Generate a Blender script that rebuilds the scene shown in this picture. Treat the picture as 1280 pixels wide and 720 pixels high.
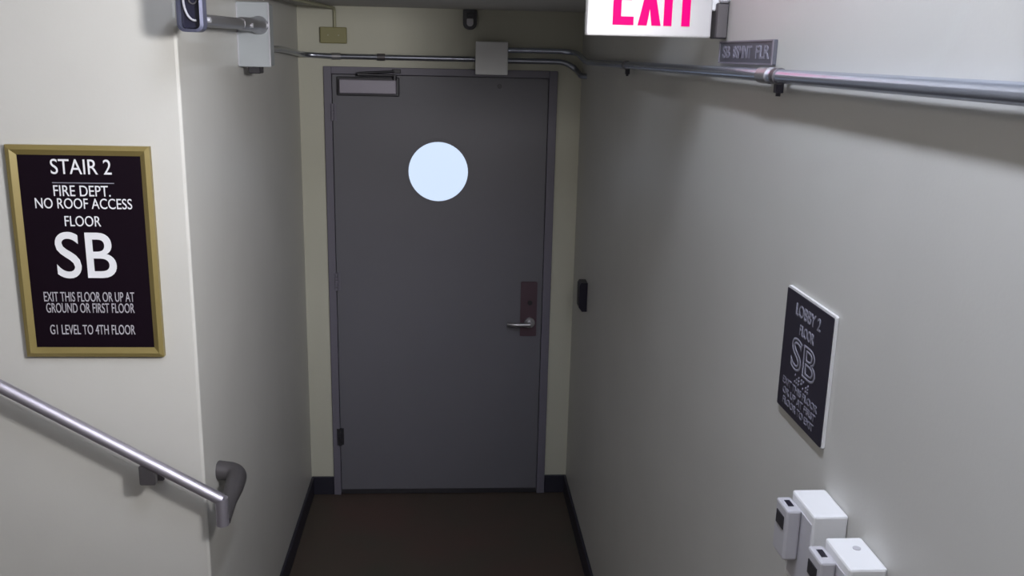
import bpy, bmesh, math
from mathutils import Vector, Matrix
from math import sin, cos, pi

C = bpy.context.scene.collection
for o in list(bpy.data.objects): bpy.data.objects.remove(o)

# ------------------------------------------------------------ camera
cam_d = bpy.data.cameras.new('camera'); cam = bpy.data.objects.new('camera', cam_d); C.objects.link(cam)
PT, YW, RL = .247, .0699, .0232
F = Vector((sin(YW)*cos(PT), cos(YW)*cos(PT), -sin(PT)))
R0 = Vector((cos(YW), -sin(YW), 0)); U0 = R0.cross(F)
R = R0*cos(RL) + U0*sin(RL); U = U0*cos(RL) - R0*sin(RL)
M = Matrix.Identity(4)
for i in range(3): M[i][0], M[i][1], M[i][2] = R[i], U[i], -F[i]
M.translation = Vector((.0245, 0, 2.2416))
cam.matrix_world = M
cam_d.sensor_fit = 'HORIZONTAL'; cam_d.sensor_width = 36; cam_d.lens = 1160.65/1280*36
cam_d.clip_start = .02
bpy.context.scene.camera = cam

# ------------------------------------------------------------ world, exposure
w = bpy.data.worlds.new('world'); bpy.context.scene.world = w; w.use_nodes = True
w.node_tree.nodes['Background'].inputs[0].default_value = (.6, .62, .66, 1)
w.node_tree.nodes['Background'].inputs[1].default_value = .05
vs = bpy.context.scene.view_settings
vs.view_transform = 'Standard'; vs.look = 'None'; vs.exposure = 0; vs.gamma = 1; vs.use_curve_mapping = False

LAMP_A = dict(c=(.14, 1.0, 3.22), size=(.10, 1.1), col=(.84, .90, 1.04), e=72.0)      # added strip above the frame, placed by the shadow under the conduit
LAMP_B = dict(c=(-1.0, -.7, 3.22), size=(.6, .6), col=(1.0, .96, .92), e=15.0)  # added panel out of view, fills the dark band under the conduit
SPOT = dict(p=(.52, .95, 2.40), to=(-.78, 2.5, 2.15), col=(1.0, .985, .98), w=158, size=98, blend=1.0, r=.11)   # added spot out of view, brightens the sign wall and the corner
sd = bpy.data.lights.new('added_spot', 'SPOT'); so = bpy.data.objects.new('added_spot', sd); C.objects.link(so)
sd.energy = SPOT['w']; sd.color = SPOT['col']; sd.spot_size = math.radians(SPOT['size']); sd.spot_blend = SPOT['blend']; sd.shadow_soft_size = SPOT['r']
so.location = SPOT['p']; so.rotation_euler = (Vector(SPOT['to'])-Vector(SPOT['p'])).to_track_quat('-Z', 'Y').to_euler()

# ------------------------------------------------------------ helpers
def srgb(r, g, b):
    f = lambda c: (c/255/12.92) if c/255 <= .04045 else ((c/255+.055)/1.055)**2.4
    return (f(r), f(g), f(b), 1)

def mat(name, col, rough=.5, metal=0., noise=0., scale=6., bump=0., bscale=200., spec=.5, emit=None, es=0., col2=None, coat=0):
    m = bpy.data.materials.new(name); m.use_nodes = True
    nt = m.node_tree; b = nt.nodes['Principled BSDF']
    if len(col) == 3: col = (*col, 1)
    b.inputs['Base Color'].default_value = col
    b.inputs['Roughness'].default_value = rough
    b.inputs['Metallic'].default_value = metal
    b.inputs['Specular IOR Level'].default_value = spec
    b.inputs['Coat Weight'].default_value = coat
    tc = nt.nodes.new('ShaderNodeTexCoord')
    if noise or col2:
        n = nt.nodes.new('ShaderNodeTexNoise'); n.inputs['Scale'].default_value = scale; n.inputs['Detail'].default_value = 5
        nt.links.new(tc.outputs['Object'], n.inputs['Vector'])
        r = nt.nodes.new('ShaderNodeValToRGB')
        c2 = col2 if col2 else tuple(min(1, c*(1+noise)) for c in col[:3]) + (1,)
        c1 = col if col2 else tuple(c*(1-noise) for c in col[:3]) + (1,)
        r.color_ramp.elements[0].position = .35; r.color_ramp.elements[1].position = .65
        r.color_ramp.elements[0].color = c1; r.color_ramp.elements[1].color = c2
        nt.links.new(n.outputs['Fac'], r.inputs['Fac']); nt.links.new(r.outputs['Color'], b.inputs['Base Color'])
    if bump:
        n = nt.nodes.new('ShaderNodeTexNoise'); n.inputs['Scale'].default_value = bscale; n.inputs['Detail'].default_value = 3
        nt.links.new(tc.outputs['Object'], n.inputs['Vector'])
        bp = nt.nodes.new('ShaderNodeBump'); bp.inputs['Strength'].default_value = bump; bp.inputs['Distance'].default_value = .002
        nt.links.new(n.outputs['Fac'], bp.inputs['Height']); nt.links.new(bp.outputs['Normal'], b.inputs['Normal'])
    if emit:
        b.inputs['Emission Color'].default_value = (*emit[:3], 1); b.inputs['Emission Strength'].default_value = es
    return m

MT = dict(
    wall=mat('cream_wall_paint', (.55, .54, .515), .42, noise=.02, scale=3, bump=.08, bscale=160, spec=.35),
    farwall=mat('yellow_cream_paint', (.55, .54, .455), .5, noise=.02, scale=3, bump=.08, bscale=160, spec=.3),
    ceil=mat('ceiling_paint', (.55, .54, .52), .8, noise=.02),
    floor=mat('brown_floor', (.060, .057, .043, 1), .55, scale=1.6, col2=(.085, .052, .043, 1), bump=.1),
    base=mat('dark_cove_base', (.022, .021, .034), .45),
    door=mat('grey_door_paint', (.150, .147, .170), .45, noise=.02, scale=2, spec=.35),
    frame=mat('grey_frame_paint', (.165, .155, .195), .45, spec=.35),
    alu=mat('brushed_aluminium', (.42, .415, .44), .36, .8),
    closer=mat('closer_paint', (.27, .25, .30), .45, .3),
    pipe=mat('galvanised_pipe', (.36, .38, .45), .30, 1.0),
    pipe_lit=mat('lit_galvanised_pipe', (.56, .61, .74), .27, .92),  # lighter copy of the pipe metal: strong light on the near run painted in
    steel=mat('stainless_rail', (.50, .475, .55), .5, .9),
    cast=mat('cast_bracket', (.12, .112, .12), .45, .6),
    white=mat('white_plastic', (.80, .80, .82), .4),
    greypl=mat('grey_plastic', (.50, .49, .53), .4),
    black=mat('black_plastic', (.012, .010, .022), .35),
    dark=mat('dark_metal', (.04, .038, .045), .4, .3),
    bluegrey=mat('bluegrey_enamel', (.12, .125, .19), .35, .3),
    boxgrey=mat('galvanised_box', (.42, .45, .48), .4, .35),
    lens=mat('smoked_glass', (.015, .015, .03), .08),
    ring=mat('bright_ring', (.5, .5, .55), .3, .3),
    gold=mat('gold_frame', (.25, .195, .07), .42, .25),
    signblk=mat('dark_sign_face', (.006, .002, .006), .6, spec=.12),
    letter=mat('white_lettering', (.80, .80, .84), .5),
    lettersmall=mat('small_lettering', (.45, .43, .48), .5),
    letterdim=mat('engraved_lettering', (.18, .175, .22), .5),
    letterdim2=mat('faint_lettering', (.24, .235, .29), .5),
    lobby=mat('navy_sign_face', (.012, .009, .024), .35),
    edge=mat('pale_sign_edge', (.75, .75, .76), .4),
    plk=mat('grey_sign_face', (.10, .10, .125), .45),
    olive=mat('olive_plate', (.26, .24, .11), .5),
    olivewall=mat('painted_raceway', (.36, .35, .24), .5),
    maroon=mat('maroon_plate', (.105, .065, .085), .4, .3),
    exitp=mat('exit_panel', (.42, .41, .42), .5, emit=(1, .97, 1), es=.12),
    exitr=mat('exit_letters', (.08, .0, .01), .6, spec=.05, emit=(1.0, .0, .24), es=1.0),
    glass=mat('frosted_lit_glass', (.04, .05, .06), .3, emit=(.66, .79, 1.0), es=1.0),
    lampB=mat('added_panel_diffuser', (.8, .8, .8), .5, emit=LAMP_B['col'], es=LAMP_B['e']),
    lampA=mat('added_strip_diffuser', (.8, .8, .8), .5, emit=LAMP_A['col'], es=LAMP_A['e']),
)

def finish(name, bm, m, parent=None, smooth=False):
    bmesh.ops.recalc_face_normals(bm, faces=bm.faces[:])
    me = bpy.data.meshes.new(name); bm.to_mesh(me); bm.free()
    if smooth:
        for p in me.polygons: p.use_smooth = True
        me.set_sharp_from_angle(angle=math.radians(40))
    o = bpy.data.objects.new(name, me); C.objects.link(o)
    o.data.materials.append(MT[m])
    if parent: o.parent = parent
    return o

def box(bm, x0, x1, y0, y1, z0, z1, bev=0, seg=2, mtx=None):
    vs_ = [bm.verts.new((x, y, z)) for x in (x0, x1) for y in (y0, y1) for z in (z0, z1)]
    q = [(0,1,3,2), (4,6,7,5), (0,4,5,1), (2,3,7,6), (0,2,6,4), (1,5,7,3)]
    fs = [bm.faces.new([vs_[i] for i in f]) for f in q]
    if mtx: bmesh.ops.transform(bm, matrix=mtx, verts=vs_)
    if bev:
        es = list({e for f in fs for e in f.edges})
        bmesh.ops.bevel(bm, geom=es, offset=bev, segments=seg, affect='EDGES', profile=.5)
    return bm

def prism(bm, pts, a0, a1, axis='z'):
    """polygon extruded along an axis; pts are the two other coordinates in order"""
    def P(p, a):
        return {'z': (p[0], p[1], a), 'y': (p[0], a, p[1]), 'x': (a, p[0], p[1])}[axis]
    lo = [bm.verts.new(P(p, a0)) for p in pts]; hi = [bm.verts.new(P(p, a1)) for p in pts]
    n = len(pts)
    bm.faces.new(lo); bm.faces.new(hi[::-1])
    for i in range(n): bm.faces.new((lo[i], lo[(i+1) % n], hi[(i+1) % n], hi[i]))
    return bm

def cyl(bm, p0, p1, r, r2=None, n=24):
    p0, p1 = Vector(p0), Vector(p1); d = (p1-p0).normalized()
    a = d.orthogonal().normalized(); b = d.cross(a); r2 = r if r2 is None else r2
    A = [bm.verts.new(p0+(a*cos(t)+b*sin(t))*r) for t in [2*pi*i/n for i in range(n)]]
    B = [bm.verts.new(p1+(a*cos(t)+b*sin(t))*r2) for t in [2*pi*i/n for i in range(n)]]
    bm.faces.new(A[::-1]); bm.faces.new(B)
    for i in range(n): bm.faces.new((A[i], A[(i+1) % n], B[(i+1) % n], B[i]))
    return bm

def rounded_path(pts, rad, seg=8):
    """polyline with filleted corners"""
    pts = [Vector(p) for p in pts]; out = [pts[0]]
    for i in range(1, len(pts)-1):
        r = rad[i-1] if isinstance(rad, (list, tuple)) else rad
        a = (pts[i-1]-pts[i]).normalized(); b = (pts[i+1]-pts[i]).normalized()
        for k in range(seg+1):
            t = k/seg
            out.append((pts[i]+a*r)*(1-t)**2 + pts[i]*2*t*(1-t) + (pts[i]+b*r)*t*t)
    out.append(pts[-1]); return out

def tube(bm, path, r, n=20, cap=True, radii=None):
    path = [Vector(p) for p in path]; rings = []
    N = len(path)
    prev = None
    for i, p in enumerate(path):
        if i == 0: d = path[1]-p
        elif i == N-1: d = p-path[i-1]
        else: d = (p-path[i-1]).normalized() + (path[i+1]-p).normalized()
        d.normalize()
        if prev is None: a = d.orthogonal().normalized()
        else: a = (prev - d*prev.dot(d)).normalized()
        prev = a; b = d.cross(a)
        rr = radii[i] if radii else r
        rings.append([bm.verts.new(p+(a*cos(t)+b*sin(t))*rr) for t in [2*pi*k/n for k in range(n)]])
    for A, B in zip(rings, rings[1:]):
        for k in range(n): bm.faces.new((A[k], A[(k+1) % n], B[(k+1) % n], B[k]))
    if cap: bm.faces.new(rings[0][::-1]); bm.faces.new(rings[-1])
    return bm

def rrect(x0, x1, z0, z1, r, n=6, r_bot=None):
    pts = []
    rb = r if r_bot is None else r_bot
    for cx, cz, a0, q in ((x1-r, z1-r, 0, r), (x0+r, z1-r, 90, r), (x0+rb, z0+rb, 180, rb), (x1-rb, z0+rb, 270, rb)):
        for k in range(n+1):
            a = math.radians(a0+90*k/n); pts.append((cx+q*cos(a), cz+q*sin(a)))
    return pts

def ring(bm, c, axis, r0, r1, thick, n=48):
    """flat washer: inner r0, outer r1, extruded along axis from c"""
    c = Vector(c); d = Vector(axis).normalized(); a = d.orthogonal().normalized(); b = d.cross(a)
    L = []
    for rr, off in ((r0, 0), (r1, 0), (r1, thick), (r0, thick)):
        L.append([bm.verts.new(c+d*off+(a*cos(t)+b*sin(t))*rr) for t in [2*pi*k/n for k in range(n)]])
    for j in range(4):
        A, B = L[j], L[(j+1) % 4]
        for k in range(n): bm.faces.new((A[k], A[(k+1) % n], B[(k+1) % n], B[k]))
    return bm

def thing(name, label, cat, loc=(0, 0, 0), group=None, kind=None):
    o = bpy.data.objects.new(name, None); C.objects.link(o)
    o.empty_display_size = .05
    if kind: o['kind'] = kind
    else:
        o['label'] = label; o['category'] = cat
    if group: o['group'] = group
    o.location = loc; bpy.context.view_layer.update()
    return o

def part(name, bm, m, parent, smooth=False, label=None):
    o = finish(name, bm, m, None, smooth)
    # geometry is written in place coordinates: shift it to the parent's base
    root = parent; off = Vector((0, 0, 0))
    while root is not None: off += root.location; root = root.parent
    for v in o.data.vertices: v.co -= off
    o.parent = parent
    if label: o['label'] = label
    return o

def struct(name, bm, m):
    o = finish(name, bm, m); o['kind'] = 'structure'; return o

def NB(): return bmesh.new()

def text_part(name, s, x0, x1, z0, z1, origin, right, m, parent, bold=0., depth=.0012, outline=0):
    """lettering fitted into a rectangle: origin (3D) + right*x + up*z, facing right x up"""
    cu = bpy.data.curves.new(name, 'FONT'); cu.body = s; cu.size = 1
    cu.offset = bold
    cu.resolution_u = 6
    if outline: cu.fill_mode = 'NONE'; cu.bevel_depth = outline; cu.bevel_resolution = 1
    else: cu.extrude = .01
    to = bpy.data.objects.new(name+'_src', cu); C.objects.link(to)
    bpy.context.view_layer.update()
    dg = bpy.context.evaluated_depsgraph_get()
    me = bpy.data.meshes.new_from_object(to.evaluated_get(dg))
    me.materials.clear()
    bpy.data.objects.remove(to); bpy.data.curves.remove(cu)
    xs = [v.co.x for v in me.vertices]; ys = [v.co.y for v in me.vertices]; zs = [v.co.z for v in me.vertices]
    ax, bx, ay, by, az, bz = min(xs), max(xs), min(ys), max(ys), min(zs), max(zs)
    O = Vector(origin); Rv = Vector(right).normalized(); Up = Vector((0, 0, 1)); Nn = Rv.cross(Up)
    root = parent; off = Vector((0, 0, 0))
    while root is not None: off += root.location; root = root.parent
    for v in me.vertices:
        u = x0+(v.co.x-ax)/(bx-ax)*(x1-x0); h = z0+(v.co.y-ay)/(by-ay)*(z1-z0)
        d = (v.co.z-az)/max(1e-9, bz-az)*depth
        v.co = O+Rv*u+Up*h+Nn*d-off
    o = bpy.data.objects.new(name, me); C.objects.link(o); me.materials.append(MT[m]); o.parent = parent
    me.name = name
    return o

# ------------------------------------------------------------ the place: measures
D, XL, XR, YS = 4.4745, -.6772, .6444, 2.5222
HC = 2.436            # corridor ceiling
HS = 3.29             # stairwell ceiling
XW, YB = -3.0, -1.9   # outer walls of the stairwell
T = .12
DX0, DX1, DH = -.5231, .4871, 2.1306   # door leaf
FX0, FX1, FH = -.562, .530, 2.167      # frame outside

# ------------------------------------------------------------ structure
bm = NB(); box(bm, XW-T, XR+T, YB-T, D+1.2, -.12, 0); struct('floor', bm, 'floor')
bm = NB(); prism(bm, [(XL, D), (XL-.103, D), (XL-.103, YS+.103), (XL-.008, YS), (XL-.004, YS+.0015), (XL-.0008, YS+.004), (XL, YS+.008)], 0, HC)
struct('wall_left', bm, 'wall')
bm = NB(); prism(bm, [(XW, YS), (XL-.008, YS), (XL-.103, YS+.103), (XW, YS+.103)], 0, HS); struct('wall_stair', bm, 'wall')
bm = NB(); box(bm, XR, XR+T, YB-T, D, 0, HS); struct('wall_right', bm, 'wall')
bm = NB()
box(bm, XL-.103, FX0+.03, D, D+T, 0, HC); box(bm, FX1-.03, XR+T, D, D+T, 0, HC); box(bm, FX0+.03, FX1-.03, D, D+T, FH-.03, HC)
struct('wall_far', bm, 'farwall')
bm = NB(); box(bm, XW-T, XW, YB-T, YS+.103, 0, HS); struct('wall_stair_end', bm, 'wall')
bm = NB(); box(bm, XW, XR, YB-T, YB, 0, HS); struct('wall_back', bm, 'wall')
bm = NB(); box(bm, XL-.103, XR+T, YS+.103, D+T, HC, HC+.1); struct('ceiling', bm, 'ceil')
bm = NB(); box(bm, XL-.008, XR, YS, YS+.103, HC, HS); struct('wall_header', bm, 'wall')
bm = NB(); box(bm, XW-T, XR+T, YB-T, YS+.103, HS, HS+.1); struct('ceiling_stairwell', bm, 'ceil')
# stair flight coming down along the sign wall
bm = NB()
for i in range(7):
    x1 = -.78-.28*i
    box(bm, XW+.001, x1, 1.30, YS-.001, .165*i, .165*(i+1)-.001)
struct('floor_stairs', bm, 'floor')
# cove base
def base(name, x0, x1, y0, y1):
    bm = NB(); box(bm, x0, x1, y0, y1, .0005, .10, .003, 1); struct(name, bm, 'base')
base('baseboard_left', XL, XL+.012, YS+.01, D-.012)
base('baseboard_right', XR-.012, XR, YB+.01, D-.012)
bm = NB(); box(bm, XL+.0005, FX0-.001, D-.012, D, .0005, .10, .003, 1); box(bm, FX1+.001, XR-.0005, D-.012, D, .0005, .10, .003, 1); struct('baseboard_far', bm, 'base')
base('baseboard_stair', -.775, XL-.004, YS-.012, YS)

# lit lobby behind the door, seen only as glow in the porthole pane (the pane itself is lit frosted glass)
# ------------------------------------------------------------ door
door = thing('door_1', '', '', ((DX0+DX1)/2, D, 0), kind='structure')
bm = NB()
def jamb(bm, x0, x1, z0, z1, y0=D-.018, y1=D+T): box(bm, x0, x1, y0, y1, z0, z1, .002, 1)
jamb(bm, FX0, DX0-.003, .001, FH); jamb(bm, DX1+.003, FX1, .001, FH)
jamb(bm, DX0-.003, DX1+.003, DH+.003, FH)
box(bm, DX0-.003, DX0+.012, D+.034, D+.05, .001, DH+.003)      # stops
box(bm, DX1-.012, DX1+.003, D+.034, D+.05, .001, DH+.003)
box(bm, DX0+.012, DX1-.012, D+.034, D+.05, DH-.012, DH+.003)
part('door_frame', bm, 'frame', door)
# leaf with a round hole
WCX, WCZ, WR = -.030, 1.686, .146
def leaf(bm, x0, x1, z0, z1, y0, y1, cx, cz, r, n=64):
    out = []
    for k in range(n):
        a = 2*pi*k/n+pi/n; dx, dz = cos(a), sin(a)
        t = min((x1-cx)/dx if dx > 0 else (x0-cx)/dx, (z1-cz)/dz if dz > 0 else (z0-cz)/dz)
        out.append((cx+dx*t, cz+dz*t))
    # snap nearest to corners
    for c in ((x0, z0), (x1, z0), (x0, z1), (x1, z1)):
        j = min(range(n), key=lambda i: (out[i][0]-c[0])**2+(out[i][1]-c[1])**2); out[j] = c
    inn = [(cx+r*cos(2*pi*k/n+pi/n), cz+r*sin(2*pi*k/n+pi/n)) for k in range(n)]
    V = [[bm.verts.new((p[0], y, p[1])) for p in ps] for ps, y in ((out, y0), (inn, y0), (inn, y1), (out, y1))]
    for j in range(4):
        A, B = V[j], V[(j+1) % 4]
        for k in range(n): bm.faces.new((A[k], A[(k+1) % n], B[(k+1) % n], B[k]))
bm = NB(); leaf(bm, DX0, DX1, .012, DH, D-.010, D+.034, WCX, WCZ, WR); lf = part('door_leaf', bm, 'door', door)
bm = NB(); ring(bm, (WCX, D-.0175, WCZ), (0, 1, 0), WR-.004, WR+.009, .008); part('window_rim', bm, 'door', door)
bm = NB(); cyl(bm, (WCX, D+.004, WCZ), (WCX, D+.012, WCZ), WR-.001, n=64); part('window_pane', bm, 'glass', door, label='round frosted window glowing bluish white')
for z0, z1 in ((1.918, 1.998), (1.097, 1.186), (.280, .370)):
    bm = NB()
    x = DX0-.0015
    for k in range(5):
        a = z0+(z1-z0)*k/5
        cyl(bm, (x, D-.021, a+.0008), (x, D-.021, a+(z1-z0)/5-.0008), .0085, n=16)
    box(bm, x-.016, x, D-.0215, D-.0183, z0, z1); box(bm, x, x+.018, D-.0135, D-.0102, z0, z1)
    part('hinge', bm, 'dark' if z0 < 1 else 'frame', door, True)
# door closer
bm = NB(); box(bm, -.486, -.224, D-.068, D-.0105, 2.047, 2.112, .005, 2); cl = part('door_closer', bm, 'closer', door, label='silver grey closer body')
bm = NB(); box(bm, -.500, -.212, D-.030, D-.0102, 2.036, 2.122, .003, 1)
part('closer_plate', bm, 'dark', door)
bm = NB()
cyl(bm, (-.232, D-.045, 2.112), (-.232, D-.045, 2.134), .010, n=16)
box(bm, -.240, -.222, D-.055, D-.035, 2.128, 2.136, .002, 1)
tube(bm, [(-.232, D-.045, 2.132), (-.40, D-.075, 2.134), ], .006, n=10)
tube(bm, [(-.40, D-.075, 2.140), (-.225, D-.022, 2.150)], .006, n=10)
box(bm, -.245, -.205, D-.030, D-.0182, 2.142, 2.160, .002, 1)
part('closer_arm', bm, 'dark', door, True)
# lock set
bm = NB(); prism(bm, rrect(.381, .463, .866, 1.147, .006), D-.018, D-.010, 'y'); esc = part('lock_plate', bm, 'maroon', door, label='tall dark maroon lock plate')
bm = NB()
cyl(bm, (.428, D-.018, .938), (.428, D-.030, .938), .026, n=28)
cyl(bm, (.428, D-.028, .938), (.428, D-.066, .938), .010, n=20)
tube(bm, rounded_path([(.428, D-.064, .938), (.345, D-.066, .938), (.318, D-.052, .938)], .018), .0105, n=16)
part('lever_handle', bm, 'alu', door, True, label='silver lever handle')
bm = NB(); cyl(bm, (.428, D-.018, 1.04), (.428, D-.024, 1.04), .012, n=20); box(bm, .4265, .4295, D-.0245, D-.0235, 1.034, 1.046); part('keyhole', bm, 'dark', door)
bm = NB(); cyl(bm, (.256, D-.0155, 2.092), (.256, D-.010, 2.092), .011, n=16); part('viewer_button', bm, 'dark', door)
bm = NB(); box(bm, DX0+.002, DX1-.002, D-.014, D-.010, .006, .030); part('door_sweep', bm, 'dark', door)

# ------------------------------------------------------------ framed sign on the stair wall
sg = thing('stair_sign', 'dark framed "STAIR 2" floor sign with gold frame above the handrail', 'sign', (-.947, YS, 1.694))
SX0, SX1, SZ0, SZ1 = -1.130, -.7625, 1.405, 1.984
fw = .026
bm = NB()
# mitred frame
def mitre_frame(bm, x0, x1, z0, z1, wd, y0, y1, yin):
    o = [(x0, z0), (x1, z0), (x1, z1), (x0, z1)]; i = [(x0+wd, z0+wd), (x1-wd, z0+wd), (x1-wd, z1-wd), (x0+wd, z1-wd)]
    m_ = [(x0+wd*.45, z0+wd*.45), (x1-wd*.45, z0+wd*.45), (x1-wd*.45, z1-wd*.45), (x0+wd*.45, z1-wd*.45)]
    V = [[bm.verts.new((p[0], y, p[1])) for p in q] for q, y in ((o, y1), (o, y0+.004), (m_, y0), (i, yin), (i, y1))]
    for j in range(5):
        A, B = V[j], V[(j+1) % 5]
        for k in range(4): bm.faces.new((A[k], A[(k+1) % 4], B[(k+1) % 4], B[k]))
mitre_frame(bm, SX0, SX1, SZ0, SZ1, fw, YS-.020, YS-.0005, YS-.011)
part('frame', bm, 'gold', sg, label='gold frame')
bm = NB(); box(bm, SX0+fw-.002, SX1-fw+.002, YS-.010, YS-.0008, SZ0+fw-.002, SZ1-fw+.002); part('panel', bm, 'signblk', sg)
rows = [
    ["STAIR 2", -1.0207, -0.8652, 1.9081, 1.9481, 0.0],
    ["FIRE DEPT.", -1.0187, -0.8725, 1.8498, 1.8785, 0.0],
    ["NO ROOF ACCESS", -1.0691, -0.8191, 1.8166, 1.8445, 0.0],
    ["FLOOR", -0.9974, -0.904, 1.7691, 1.7972, 0.0],
    ["SB", -1.0289, -0.8719, 1.6262, 1.7539, 0.008],
    ["EXIT THIS FLOOR OR UP AT", -1.0715, -0.8322, 1.5611, 1.5882, 0.0],
    ["GROUND OR FIRST FLOOR", -1.0682, -0.8345, 1.5295, 1.5566, 0.0],
    ["G1 LEVEL TO 4TH FLOOR", -1.0636, -0.837, 1.4678, 1.4953, 0.0]]
for s, x0, x1, z0, z1, b in rows:
    text_part('lettering', s, x0, x1, z0, z1, (0, YS-.0100, 0), (1, 0, 0), 'letter' if z1 > 1.6 else 'lettersmall', sg, bold=b)
bm = NB(); box(bm, -1.020, -.861, YS-.0112, YS-.0099, 1.8842, 1.8866); part('divider_line', bm, 'letterdim2', sg)

# ------------------------------------------------------------ lobby sign on the right wall
ls = thing('lobby_sign', 'small navy "LOBBY 2" floor sign with pale edge above the white wall boxes', 'sign', (XR, 1.49, 1.735))
y0, y1, z0, z1 = 1.383, 1.596, 1.621, 1.848
bm = NB(); prism(bm, rrect(y0, y1, z0, z1, .004), XR-.0055, XR-.0005, 'x'); part('back_plate', bm, 'edge', ls, label='pale edge')
bm = NB(); prism(bm, rrect(y0+.0035, y1-.0005, z0+.0005, z1-.004, .003), XR-.0070, XR-.0053, 'x'); part('panel', bm, 'lobby', ls)
O_ = (XR-.0069, y1, 0)      # text runs towards the viewer: right = -y
W_ = y1-y0
for s, a, b_, c, d in (('LOBBY 2', .24, .76, 1.806, 1.828), ('FLOOR', .36, .66, 1.776, 1.795)):
    text_part('lettering', s, W_*a, W_*b_, c, d, O_, (0, -1, 0), 'letterdim2', ls, bold=.01)
text_part('lettering', 'SB', W_*.22, W_*.76, 1.708, 1.768, O_, (0, -1, 0), 'letterdim2', ls, outline=.028, depth=.001)
bm = NB()
for k, u in enumerate((.36, .40, .44, .50, .54, .60, .64)):
    for j in range(3):
        if (k*3+j*5) % 4 != 1: cyl(bm, (XR-.0069, y1-W_*u, 1.690+.006*j), (XR-.0083, y1-W_*u, 1.690+.006*j), .0022, n=8)
part('raised_dots', bm, 'letterdim2', ls)
for s, a, b_, c, d in (('EXIT THIS FLOOR', .10, .86, 1.670, 1.683), ('OR UP AT FIRST', .12, .84, 1.652, 1.665), ('FLOOR TO EXIT', .14, .82, 1.634, 1.647)):
    text_part('lettering', s, W_*a, W_*b_, c, d, O_, (0, -1, 0), 'letterdim', ls, bold=.01)

# ------------------------------------------------------------ small grey sign over the conduit
ps = thing('wall_plaque', 'small grey rectangular plaque with pale lettering just above the conduit beside the exit sign', 'sign', (XR, 1.96, 2.256))
bm = NB(); prism(bm, rrect(1.785, 2.150, 2.2315, 2.2795, .003), XR-.008, XR-.0005, 'x'); part('panel', bm, 'plk', ps)
bm = NB()
for a, b_, c, d in ((1.785, 2.150, 2.2765, 2.2795), (1.785, 2.150, 2.2315, 2.2345), (1.785, 1.791, 2.2345, 2.2765), (2.144, 2.150, 2.2345, 2.2765)):
    box(bm, XR-.0095, XR-.0078, a, b_, c, d)
part('rim', bm, 'closer', ps)
for s, a, b_ in (('SB', .03, .085), ('BSMNT', .11, .235), ('FLR', .262, .345)):
    text_part('lettering', s, a, b_, 2.243, 2.269, (XR-.0079, 2.150, 0), (0, -1, 0), 'letterdim2', ps, bold=.02)

# ------------------------------------------------------------ exit sign
EY = 2.13
ex = thing('exit_sign', 'lit white exit sign with pink letters sticking out from the right wall', 'exit sign', (XR, EY, 2.38))
bm = NB(); box(bm, .327, .608, EY, EY+.034, 2.286, 2.478, .004, 2); part('panel', bm, 'exitp', ex)
ZL, ZT, st = 2.3095, 2.434, .0185
bm = NB()
def pl(pts): prism(bm, pts, EY-.0018, EY-.0002, 'y')
h = ZT-ZL
pl([(.384, ZL), (.431, ZL), (.431, ZL+st), (.384+st, ZL+st), (.384+st, ZL+h/2-st/2), (.425, ZL+h/2-st/2), (.425, ZL+h/2+st/2), (.384+st, ZL+h/2+st/2), (.384+st, ZT-st), (.431, ZT-st), (.431, ZT), (.384, ZT)])
part('letter_e', bm, 'exitr', ex)
bm = NB(); xa, xb, xm, zm = .4405, .4925, .4665, (ZL+ZT)/2
s2 = .0205
pl([(xa, ZL), (xa+s2, ZL), (xm, zm-.026), (xb-s2, ZL), (xb, ZL), (xm+.0125, zm), (xb, ZT), (xb-s2, ZT), (xm, zm+.026), (xa+s2, ZT), (xa, ZT), (xm-.0125, zm)])
part('letter_x', bm, 'exitr', ex)
bm = NB(); pl([(.4985, ZL), (.5170, ZL), (.5170, ZT), (.4985, ZT)]); part('letter_i', bm, 'exitr', ex)
bm = NB(); pl([(.5390, ZL), (.5580, ZL), (.5580, ZT-st), (.575, ZT-st), (.575, ZT), (.523, ZT), (.523, ZT-st), (.5390, ZT-st)]); part('letter_t', bm, 'exitr', ex)
bm = NB(); box(bm, .608, .628, EY+.004, EY+.030, 2.345, 2.44, .002, 1); part('side_arm', bm, 'white', ex)
bm = NB(); box(bm, .616, XR-.0005, EY-.008, EY+.042, 2.285, 2.362, .003, 1); part('mounting_bracket', bm, 'cast', ex)
bm = NB(); box(bm, .622, XR-.0005, EY-.012, EY+.046, 2.362, 2.47, .004, 1); part('canopy', bm, 'greypl', ex)

# ------------------------------------------------------------ conduits
PR = .0125
def strap(parent, axis, p, wall):
    """two-hole strap across a pipe; axis of the pipe, wall direction vector"""
    bm = NB(); p = Vector(p); wv = Vector(wall); ax = Vector(axis); up = Vector((0, 0, 1))
    path = []
    for k in range(9):
        a = pi*k/8
        path.append((-cos(a), -sin(a)))
    rr = PR+.0012
    def P(u, v, s): return p+up*(u*rr)+wv*(v*rr)+ax*s
    for (a, b) in zip(path, path[1:]):
        q = []
        for s in (-.009, .009):
            for k_, (uu, vv) in enumerate((a, b)):
                for t in (1, 1.18): q.append(bm.verts.new(P(uu*t, vv*t, s)))
        f = lambda *i: bm.faces.new([q[j] for j in i])
        f(0, 2, 3, 1); f(4, 5, 7, 6); f(0, 1, 5, 4); f(2, 6, 7, 3); f(0, 4, 6, 2); f(1, 3, 7, 5)
    return bm
zc = 2.213
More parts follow.
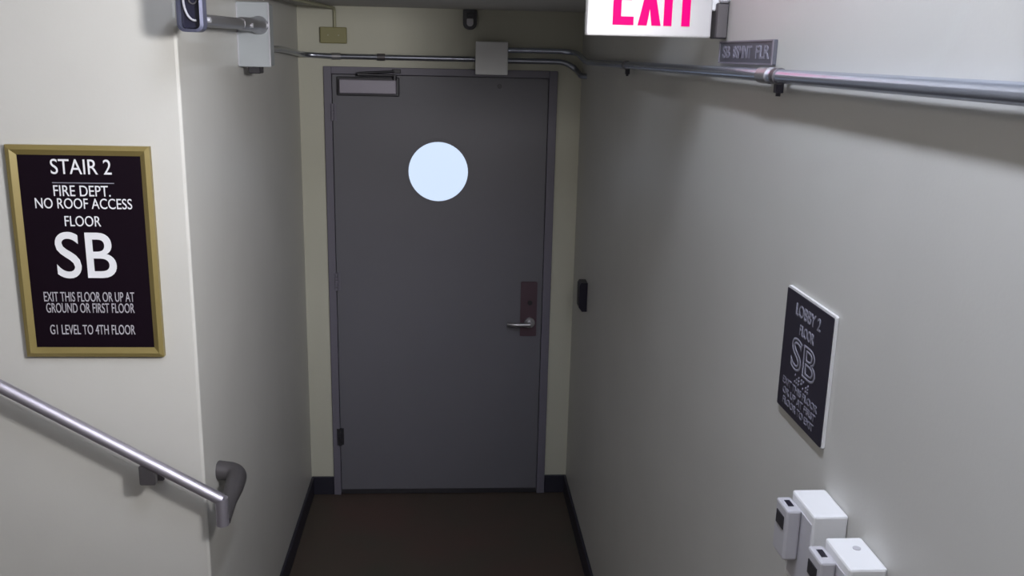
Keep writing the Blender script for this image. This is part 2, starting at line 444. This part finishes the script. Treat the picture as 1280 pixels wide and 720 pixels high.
# left: camera box round the corner to the white box
cdl = thing('conduit', 'thin grey metal conduit running left of the white box over the door frame', 'pipe', (-.30, D-.02, zc))
bm = NB(); tube(bm, rounded_path([(XL+.020, 3.322, 2.235), (XL+.020, 3.9, 2.240), (XL+.020, D-.020, 2.218), (-.54, D-.020, zc), (.142, D-.020, zc)], [.1, .07, .04]), PR, n=18)
part('pipe', bm, 'pipe', cdl, True)
for x in (-.295,):
    bm = NB(); cyl(bm, (x-.018, D-.020, zc), (x+.018, D-.020, zc), PR+.0035, n=18); part('coupling', bm, 'cast', cdl, True)
bm = NB(); cyl(bm, (-.52, D-.020, zc), (-.48, D-.020, zc), PR+.003, n=18); part('coupling', bm, 'alu', cdl, True)
# upper pipe turning on to the right wall and running towards the viewer
cdr = thing('conduit', 'long metal conduit turning off the door wall and running the length of the right wall', 'pipe', (XR-.03, 2.5, zc))
XP = XR-.024
bm = NB(); tube(bm, rounded_path([(.286, D-.020, 2.258), (XP-.012, D-.020, 2.258), (XP, 4.15, zc), (XP, YB+.01, zc)], [.10, .07]), PR, n=20)
part('pipe', bm, 'pipe_lit', cdr, True)
for y in (1.70, .25, -1.2, 3.2):
    bm = NB()
    cyl(bm, (XP, y-.010, zc), (XP, y+.010, zc), PR+.0025, n=20)
    box(bm, XP, XR-.0005, y-.009, y+.009, zc-.006, zc+.006)
    part('strap', bm, 'cast', cdr, True)
    bm = NB()
    box(bm, XP-.004, XP+.010, y-.008, y+.008, zc-.030, zc-.012, .001, 1); cyl(bm, (XP+.003, y, zc-.036), (XP+.003, y, zc-.012), .0045, n=12)
    part('strap_bolt', bm, 'black', cdr)
bm = NB(); cyl(bm, (XP, 1.79, zc), (XP, 1.735, zc), PR+.003, n=20); part('coupling', bm, 'alu', cdr, True)
# lower pipe
cdw = thing('conduit', 'short lower conduit between the white box and the corner by the door', 'pipe', (.46, D-.02, 2.212))
bm = NB(); tube(bm, rounded_path([(.286, D-.020, 2.210), (.58, D-.020, 2.210), (.622, D-.040, 2.165), (.623, 4.34, 2.150), (XR+.01, 4.30, 2.148)], [.06, .03, .015]), PR, n=18)
part('pipe', bm, 'pipe', cdw, True)

# white box over the door
jb = thing('junction_box', 'pale grey square junction box centred on the conduits above the door', 'box', (.214, D, 2.218))
bm = NB(); box(bm, .146, .284, D-.062, D-.0005, 2.149, 2.290, .003, 2); part('body', bm, 'greypl', jb)
bm = NB(); box(bm, .140, .290, D-.070, D-.0622, 2.145, 2.294, .004, 2); part('cover', bm, 'white', jb)
# olive plate with its raceway
yb = thing('blank_plate', 'small olive-yellow outlet plate high on the door wall at left', 'box', (-.51, D, 2.306))
bm = NB(); box(bm, -.571, -.451, D-.030, D-.0005, 2.270, 2.342, .004, 2); part('body', bm, 'olive', yb)
bm = NB(); tube(bm, rounded_path([(-.505, D-.012, 2.338), (-.505, D-.012, HC-.010), (-.60, 3.55, HC-.010)], .02), .007, n=12); part('raceway', bm, 'olivewall', yb, True)
for x in (-.535, -.487):
    bm = NB(); cyl(bm, (x, D-.0300, 2.306), (x, D-.0312, 2.306), .0035, n=12); part('screw', bm, 'olivewall', yb)
# small device under the ceiling
sp = thing('alarm_beacon', 'small dark-rimmed rounded device under the ceiling above the door', 'alarm', (.114, D, 2.39))
bm = NB(); prism(bm, rrect(.082, .146, 2.345, HC-.0005, .004, r_bot=.028), D-.018, D-.0005, 'y'); part('housing', bm, 'dark', sp)
bm = NB(); prism(bm, rrect(.099, .129, 2.360, 2.394, .004, r_bot=.014), D-.028, D-.0178, 'y'); part('lens', bm, 'greypl', sp, label='grey lens')
bm = NB(); box(bm, .098, .130, D-.024, D-.0178, 2.404, 2.418, .002, 1); part('cap', bm, 'black', sp)

# card reader
cr = thing('card_reader', 'small black card reader on the right wall near the door', 'card reader', (XR, 4.04, 1.19))
bm = NB(); prism(bm, [(XR-.0005, 1.122), (XR-.022, 1.122), (XR-.036, 1.140), (XR-.037, 1.242), (XR-.030, 1.255), (XR-.0005, 1.255)], 4.0, 4.075, 'y'); part('body', bm, 'black', cr)
bm = NB(); box(bm, XR-.0385, XR-.0368, 4.012, 4.063, 1.150, 1.235); part('face_plate', bm, 'dark', cr)

# ------------------------------------------------------------ wall boxes bottom right
def wall_box(label, ya, yb_, zt, hh, hole):
    t = thing('wall_box', label, 'box', (XR, (ya+yb_)/2, zt-hh))
    bm = NB(); box(bm, XR-.056, XR-.0005, ya, yb_, zt-hh, zt, .004, 2); part('body', bm, 'white', t)
    bm = NB(); box(bm, XR-.0575, XR-.0555, ya+.004, yb_-.012, zt-hh+.012, zt-.016); part('cover_seam', bm, 'greypl', t)
    m0, m1 = yb_-.052, yb_-.001
    bm = NB(); box(bm, XR-.082, XR-.0580, m0, m1, zt-.100, zt-.012, .004, 2); r = part('front_module', bm, 'greypl', t, label='grey front module with dark slot')
    bm = NB(); box(bm, XR-.0745, XR-.0655, m0+.016, m1-.014, zt-.0125, zt-.0112); part('slot', bm, 'black', r)
    bm = NB(); box(bm, XR-.0835, XR-.0818, m0+.010, m1-.010, zt-.050, zt-.028); part('sensor_window', bm, 'dark', r)
    bm = NB(); cyl(bm, (XR-.0565, yb_-.015, zt-.02), (XR-.061, yb_-.015, zt-.02), .004, n=12); part('latch', bm, 'alu', t)
    if hole:
        bm = NB(); cyl(bm, (XR-.022, (ya+yb_)/2+.012, zt-.0002), (XR-.022, (ya+yb_)/2+.012, zt+.0008), .006, n=16); part('knockout', bm, 'greypl', t)
    return t
wall_box('white plastic wall box with slotted grey module, directly below the lobby sign', 1.268, 1.362, 1.560, .150, False)
wall_box('white plastic wall box with slotted grey module, cut by the bottom edge', 1.132, 1.222, 1.551, .150, True)

# ------------------------------------------------------------ security camera
cc = thing('security_camera', 'grey wall-mounted security camera on a metal arm and square box at upper left', 'camera', (XL, 3.1, 2.28))
bm = NB(); box(bm, XL+.0005, -.576, 3.228, 3.32, 2.184, 2.384, .004, 2); part('mounting_box', bm, 'boxgrey', cc)
bm = NB(); box(bm, XL+.0005, -.570, 3.220, 3.228, 2.180, 2.388, .002, 1); part('box_cover', bm, 'boxgrey', cc)
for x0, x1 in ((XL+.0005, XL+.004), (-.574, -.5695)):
    bm = NB(); box(bm, x0, x1, 3.2165, 3.2198, 2.184, 2.384); part('lit_edge_strip', bm, 'ring', cc)  # pale strips paint in the light catching the cover's side edges
bm = NB(); box(bm, -.65, -.61, 3.24, 3.30, 2.158, 2.184, .003, 1); part('dark_block', bm, 'dark', cc)  # dark block below the mounting box
bm = NB(); cyl(bm, (-.612, 2.46, 2.306), (-.604, 2.96, 2.311), .0165, n=22); part('arm', bm, 'alu', cc, True)
bm = NB()
tube(bm, [(-.604, 2.93, 2.311), (-.604, 2.95, 2.311), (-.604, 3.15, 2.314), (-.604, 3.19, 2.314), (-.604, 3.220, 2.314)], .02, n=22, radii=[.017, .020, .021, .027, .030]); part('arm_socket', bm, 'alu', cc, True)
for y, dx in ((2.52, .011), (3.00, .0205)):
    bm = NB(); cyl(bm, (-.604+dx-.004, y, 2.308), (-.604+dx+.005, y, 2.308), .007, n=12); part('bolt', bm, 'ring', cc)
cx0, cx1, cz0, cz1 = -.629, -.567, 2.275, 2.385
bm = NB()
prism(bm, rrect(cx0+.004, cx1-.004, cz0+.004, cz1-.004, .016), 2.385, 2.468, 'y')
for v in bm.verts:
    if v.co.y > 2.4: v.co.x = -.617+(v.co.x-(cx0+cx1)/2)*.5; v.co.z = 2.318+(v.co.z-(cz0+cz1)/2)*.62
part('housing', bm, 'bluegrey', cc, True)
bm = NB()      # front bezel: rounded rectangular ring
o_ = rrect(cx0, cx1, cz0, cz1, .018); i_ = rrect(cx0+.007, cx1-.007, cz0+.007, cz1-.007, .012)
V = [[bm.verts.new((p[0], y, p[1])) for p in q] for q, y in ((o_, 2.395), (o_, 2.357), (i_, 2.352), (i_, 2.395))]
for j in range(4):
    A, B = V[j], V[(j+1) % 4]
    for k in range(len(A)): bm.faces.new((A[k], A[(k+1) % len(A)], B[(k+1) % len(A)], B[k]))
part('bezel', bm, 'bluegrey', cc, True)
bm = NB(); prism(bm, rrect(cx0+.009, cx1-.009, cz0+.009, cz1-.009, .010), 2.372, 2.384, 'y'); part('lens_window', bm, 'lens', cc)
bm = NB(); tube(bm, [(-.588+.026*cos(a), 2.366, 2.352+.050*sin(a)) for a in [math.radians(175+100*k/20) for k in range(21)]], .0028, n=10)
bm2 = NB(); ring(bm2, (-.592, 2.366, 2.350), (0, 1, 0), .008, .0105, .005, 32)
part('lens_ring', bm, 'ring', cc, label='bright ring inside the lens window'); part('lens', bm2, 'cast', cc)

# ------------------------------------------------------------ handrail
hr = thing('handrail', 'round stainless steel handrail sloping down the stair wall and returning round the corner', 'handrail', (-.9, YS, 1.1))
YR = YS-.080; r_ = .0168
sl = .60
def rz(x): return 1.002 + (-.612-x)*sl
bm = NB(); tube(bm, [(-2.75, YR, rz(-2.75)), (-.612, YR, rz(-.612))], r_, n=28)
part('rail', bm, 'steel', hr, True)
bm = NB(); tube(bm, [(-.6125, YR, rz(-.612)+.006), (-.613, YR, .925)], r_+.001, n=28)
part('end_drop', bm, 'steel', hr, True)
bm = NB()
pth = rounded_path([(-.612, YR+.004, .935), (-.612, YR+.11, .962), (-.612, YR+.215, .985), (XL+.001, YR+.225, .988)], [.03, .035])
tube(bm, pth, .023, n=28, radii=[.020+.009*min(1, k/10) for k in range(len(pth))])
part('wall_return', bm, 'cast', hr, True, label='darker return going back to the corridor wall')
def bracket(x):
    bm = NB(); z = rz(x)
    box(bm, x-.016, x+.022, YS-.010, YS-.0005, z-.095, z-.050, .003, 1)
    tube(bm, rounded_path([(x, YS-.010, z-.070), (x, YR, z-.066), (x, YR, z-r_+.002)], .02), .007, n=12)
    box(bm, x-.020, x+.024, YR-.010, YR+.012, z-.070, z-r_+.004, .003, 1)
    part('bracket', bm, 'cast', hr, True)
for x in (-.812, -1.75, -2.6): bracket(x)

# ------------------------------------------------------------ lamps added above the frame to light the stairwell
def lamp(label, L, m):
    cx, cy, cz = L['c']; sx, sy = L['size']
    t = thing('added_ceiling_light', label, 'lamp', (cx, cy, HS))
    bm = NB(); box(bm, cx-sx/2-.02, cx+sx/2+.02, cy-sy/2-.02, cy+sy/2+.02, cz+.03, HS-.0005, .004, 1); part('housing', bm, 'white', t)
    bm = NB(); box(bm, cx-sx/2, cx+sx/2, cy-sy/2, cy+sy/2, cz, cz+.0295, .008, 2); part('diffuser', bm, m, t)
lamp('added unseen strip light on the stairwell ceiling along the right wall', LAMP_A, 'lampA')
lamp('added unseen fill light panel on the stairwell ceiling', LAMP_B, 'lampB')
# head and wall arm added out of view to carry the spot
fl = thing('added_flood_lamp', 'added white flood lamp head on the right wall, out of view', 'lamp', (XR, .75, 2.47))
d_ = (Vector(SPOT['to'])-Vector(SPOT['p'])).normalized(); p_ = Vector(SPOT['p'])
bm = NB(); tube(bm, [p_-d_*.14, p_-d_*.12, p_-d_*.05], .05, n=28, radii=[.025, .035, .042]); part('head', bm, 'white', fl, True)
bm = NB(); tube(bm, [p_-d_*.12, Vector((XR-.02, .75, 2.47)), Vector((XR-.001, .75, 2.47))], .012, n=14); part('arm', bm, 'white', fl, True)
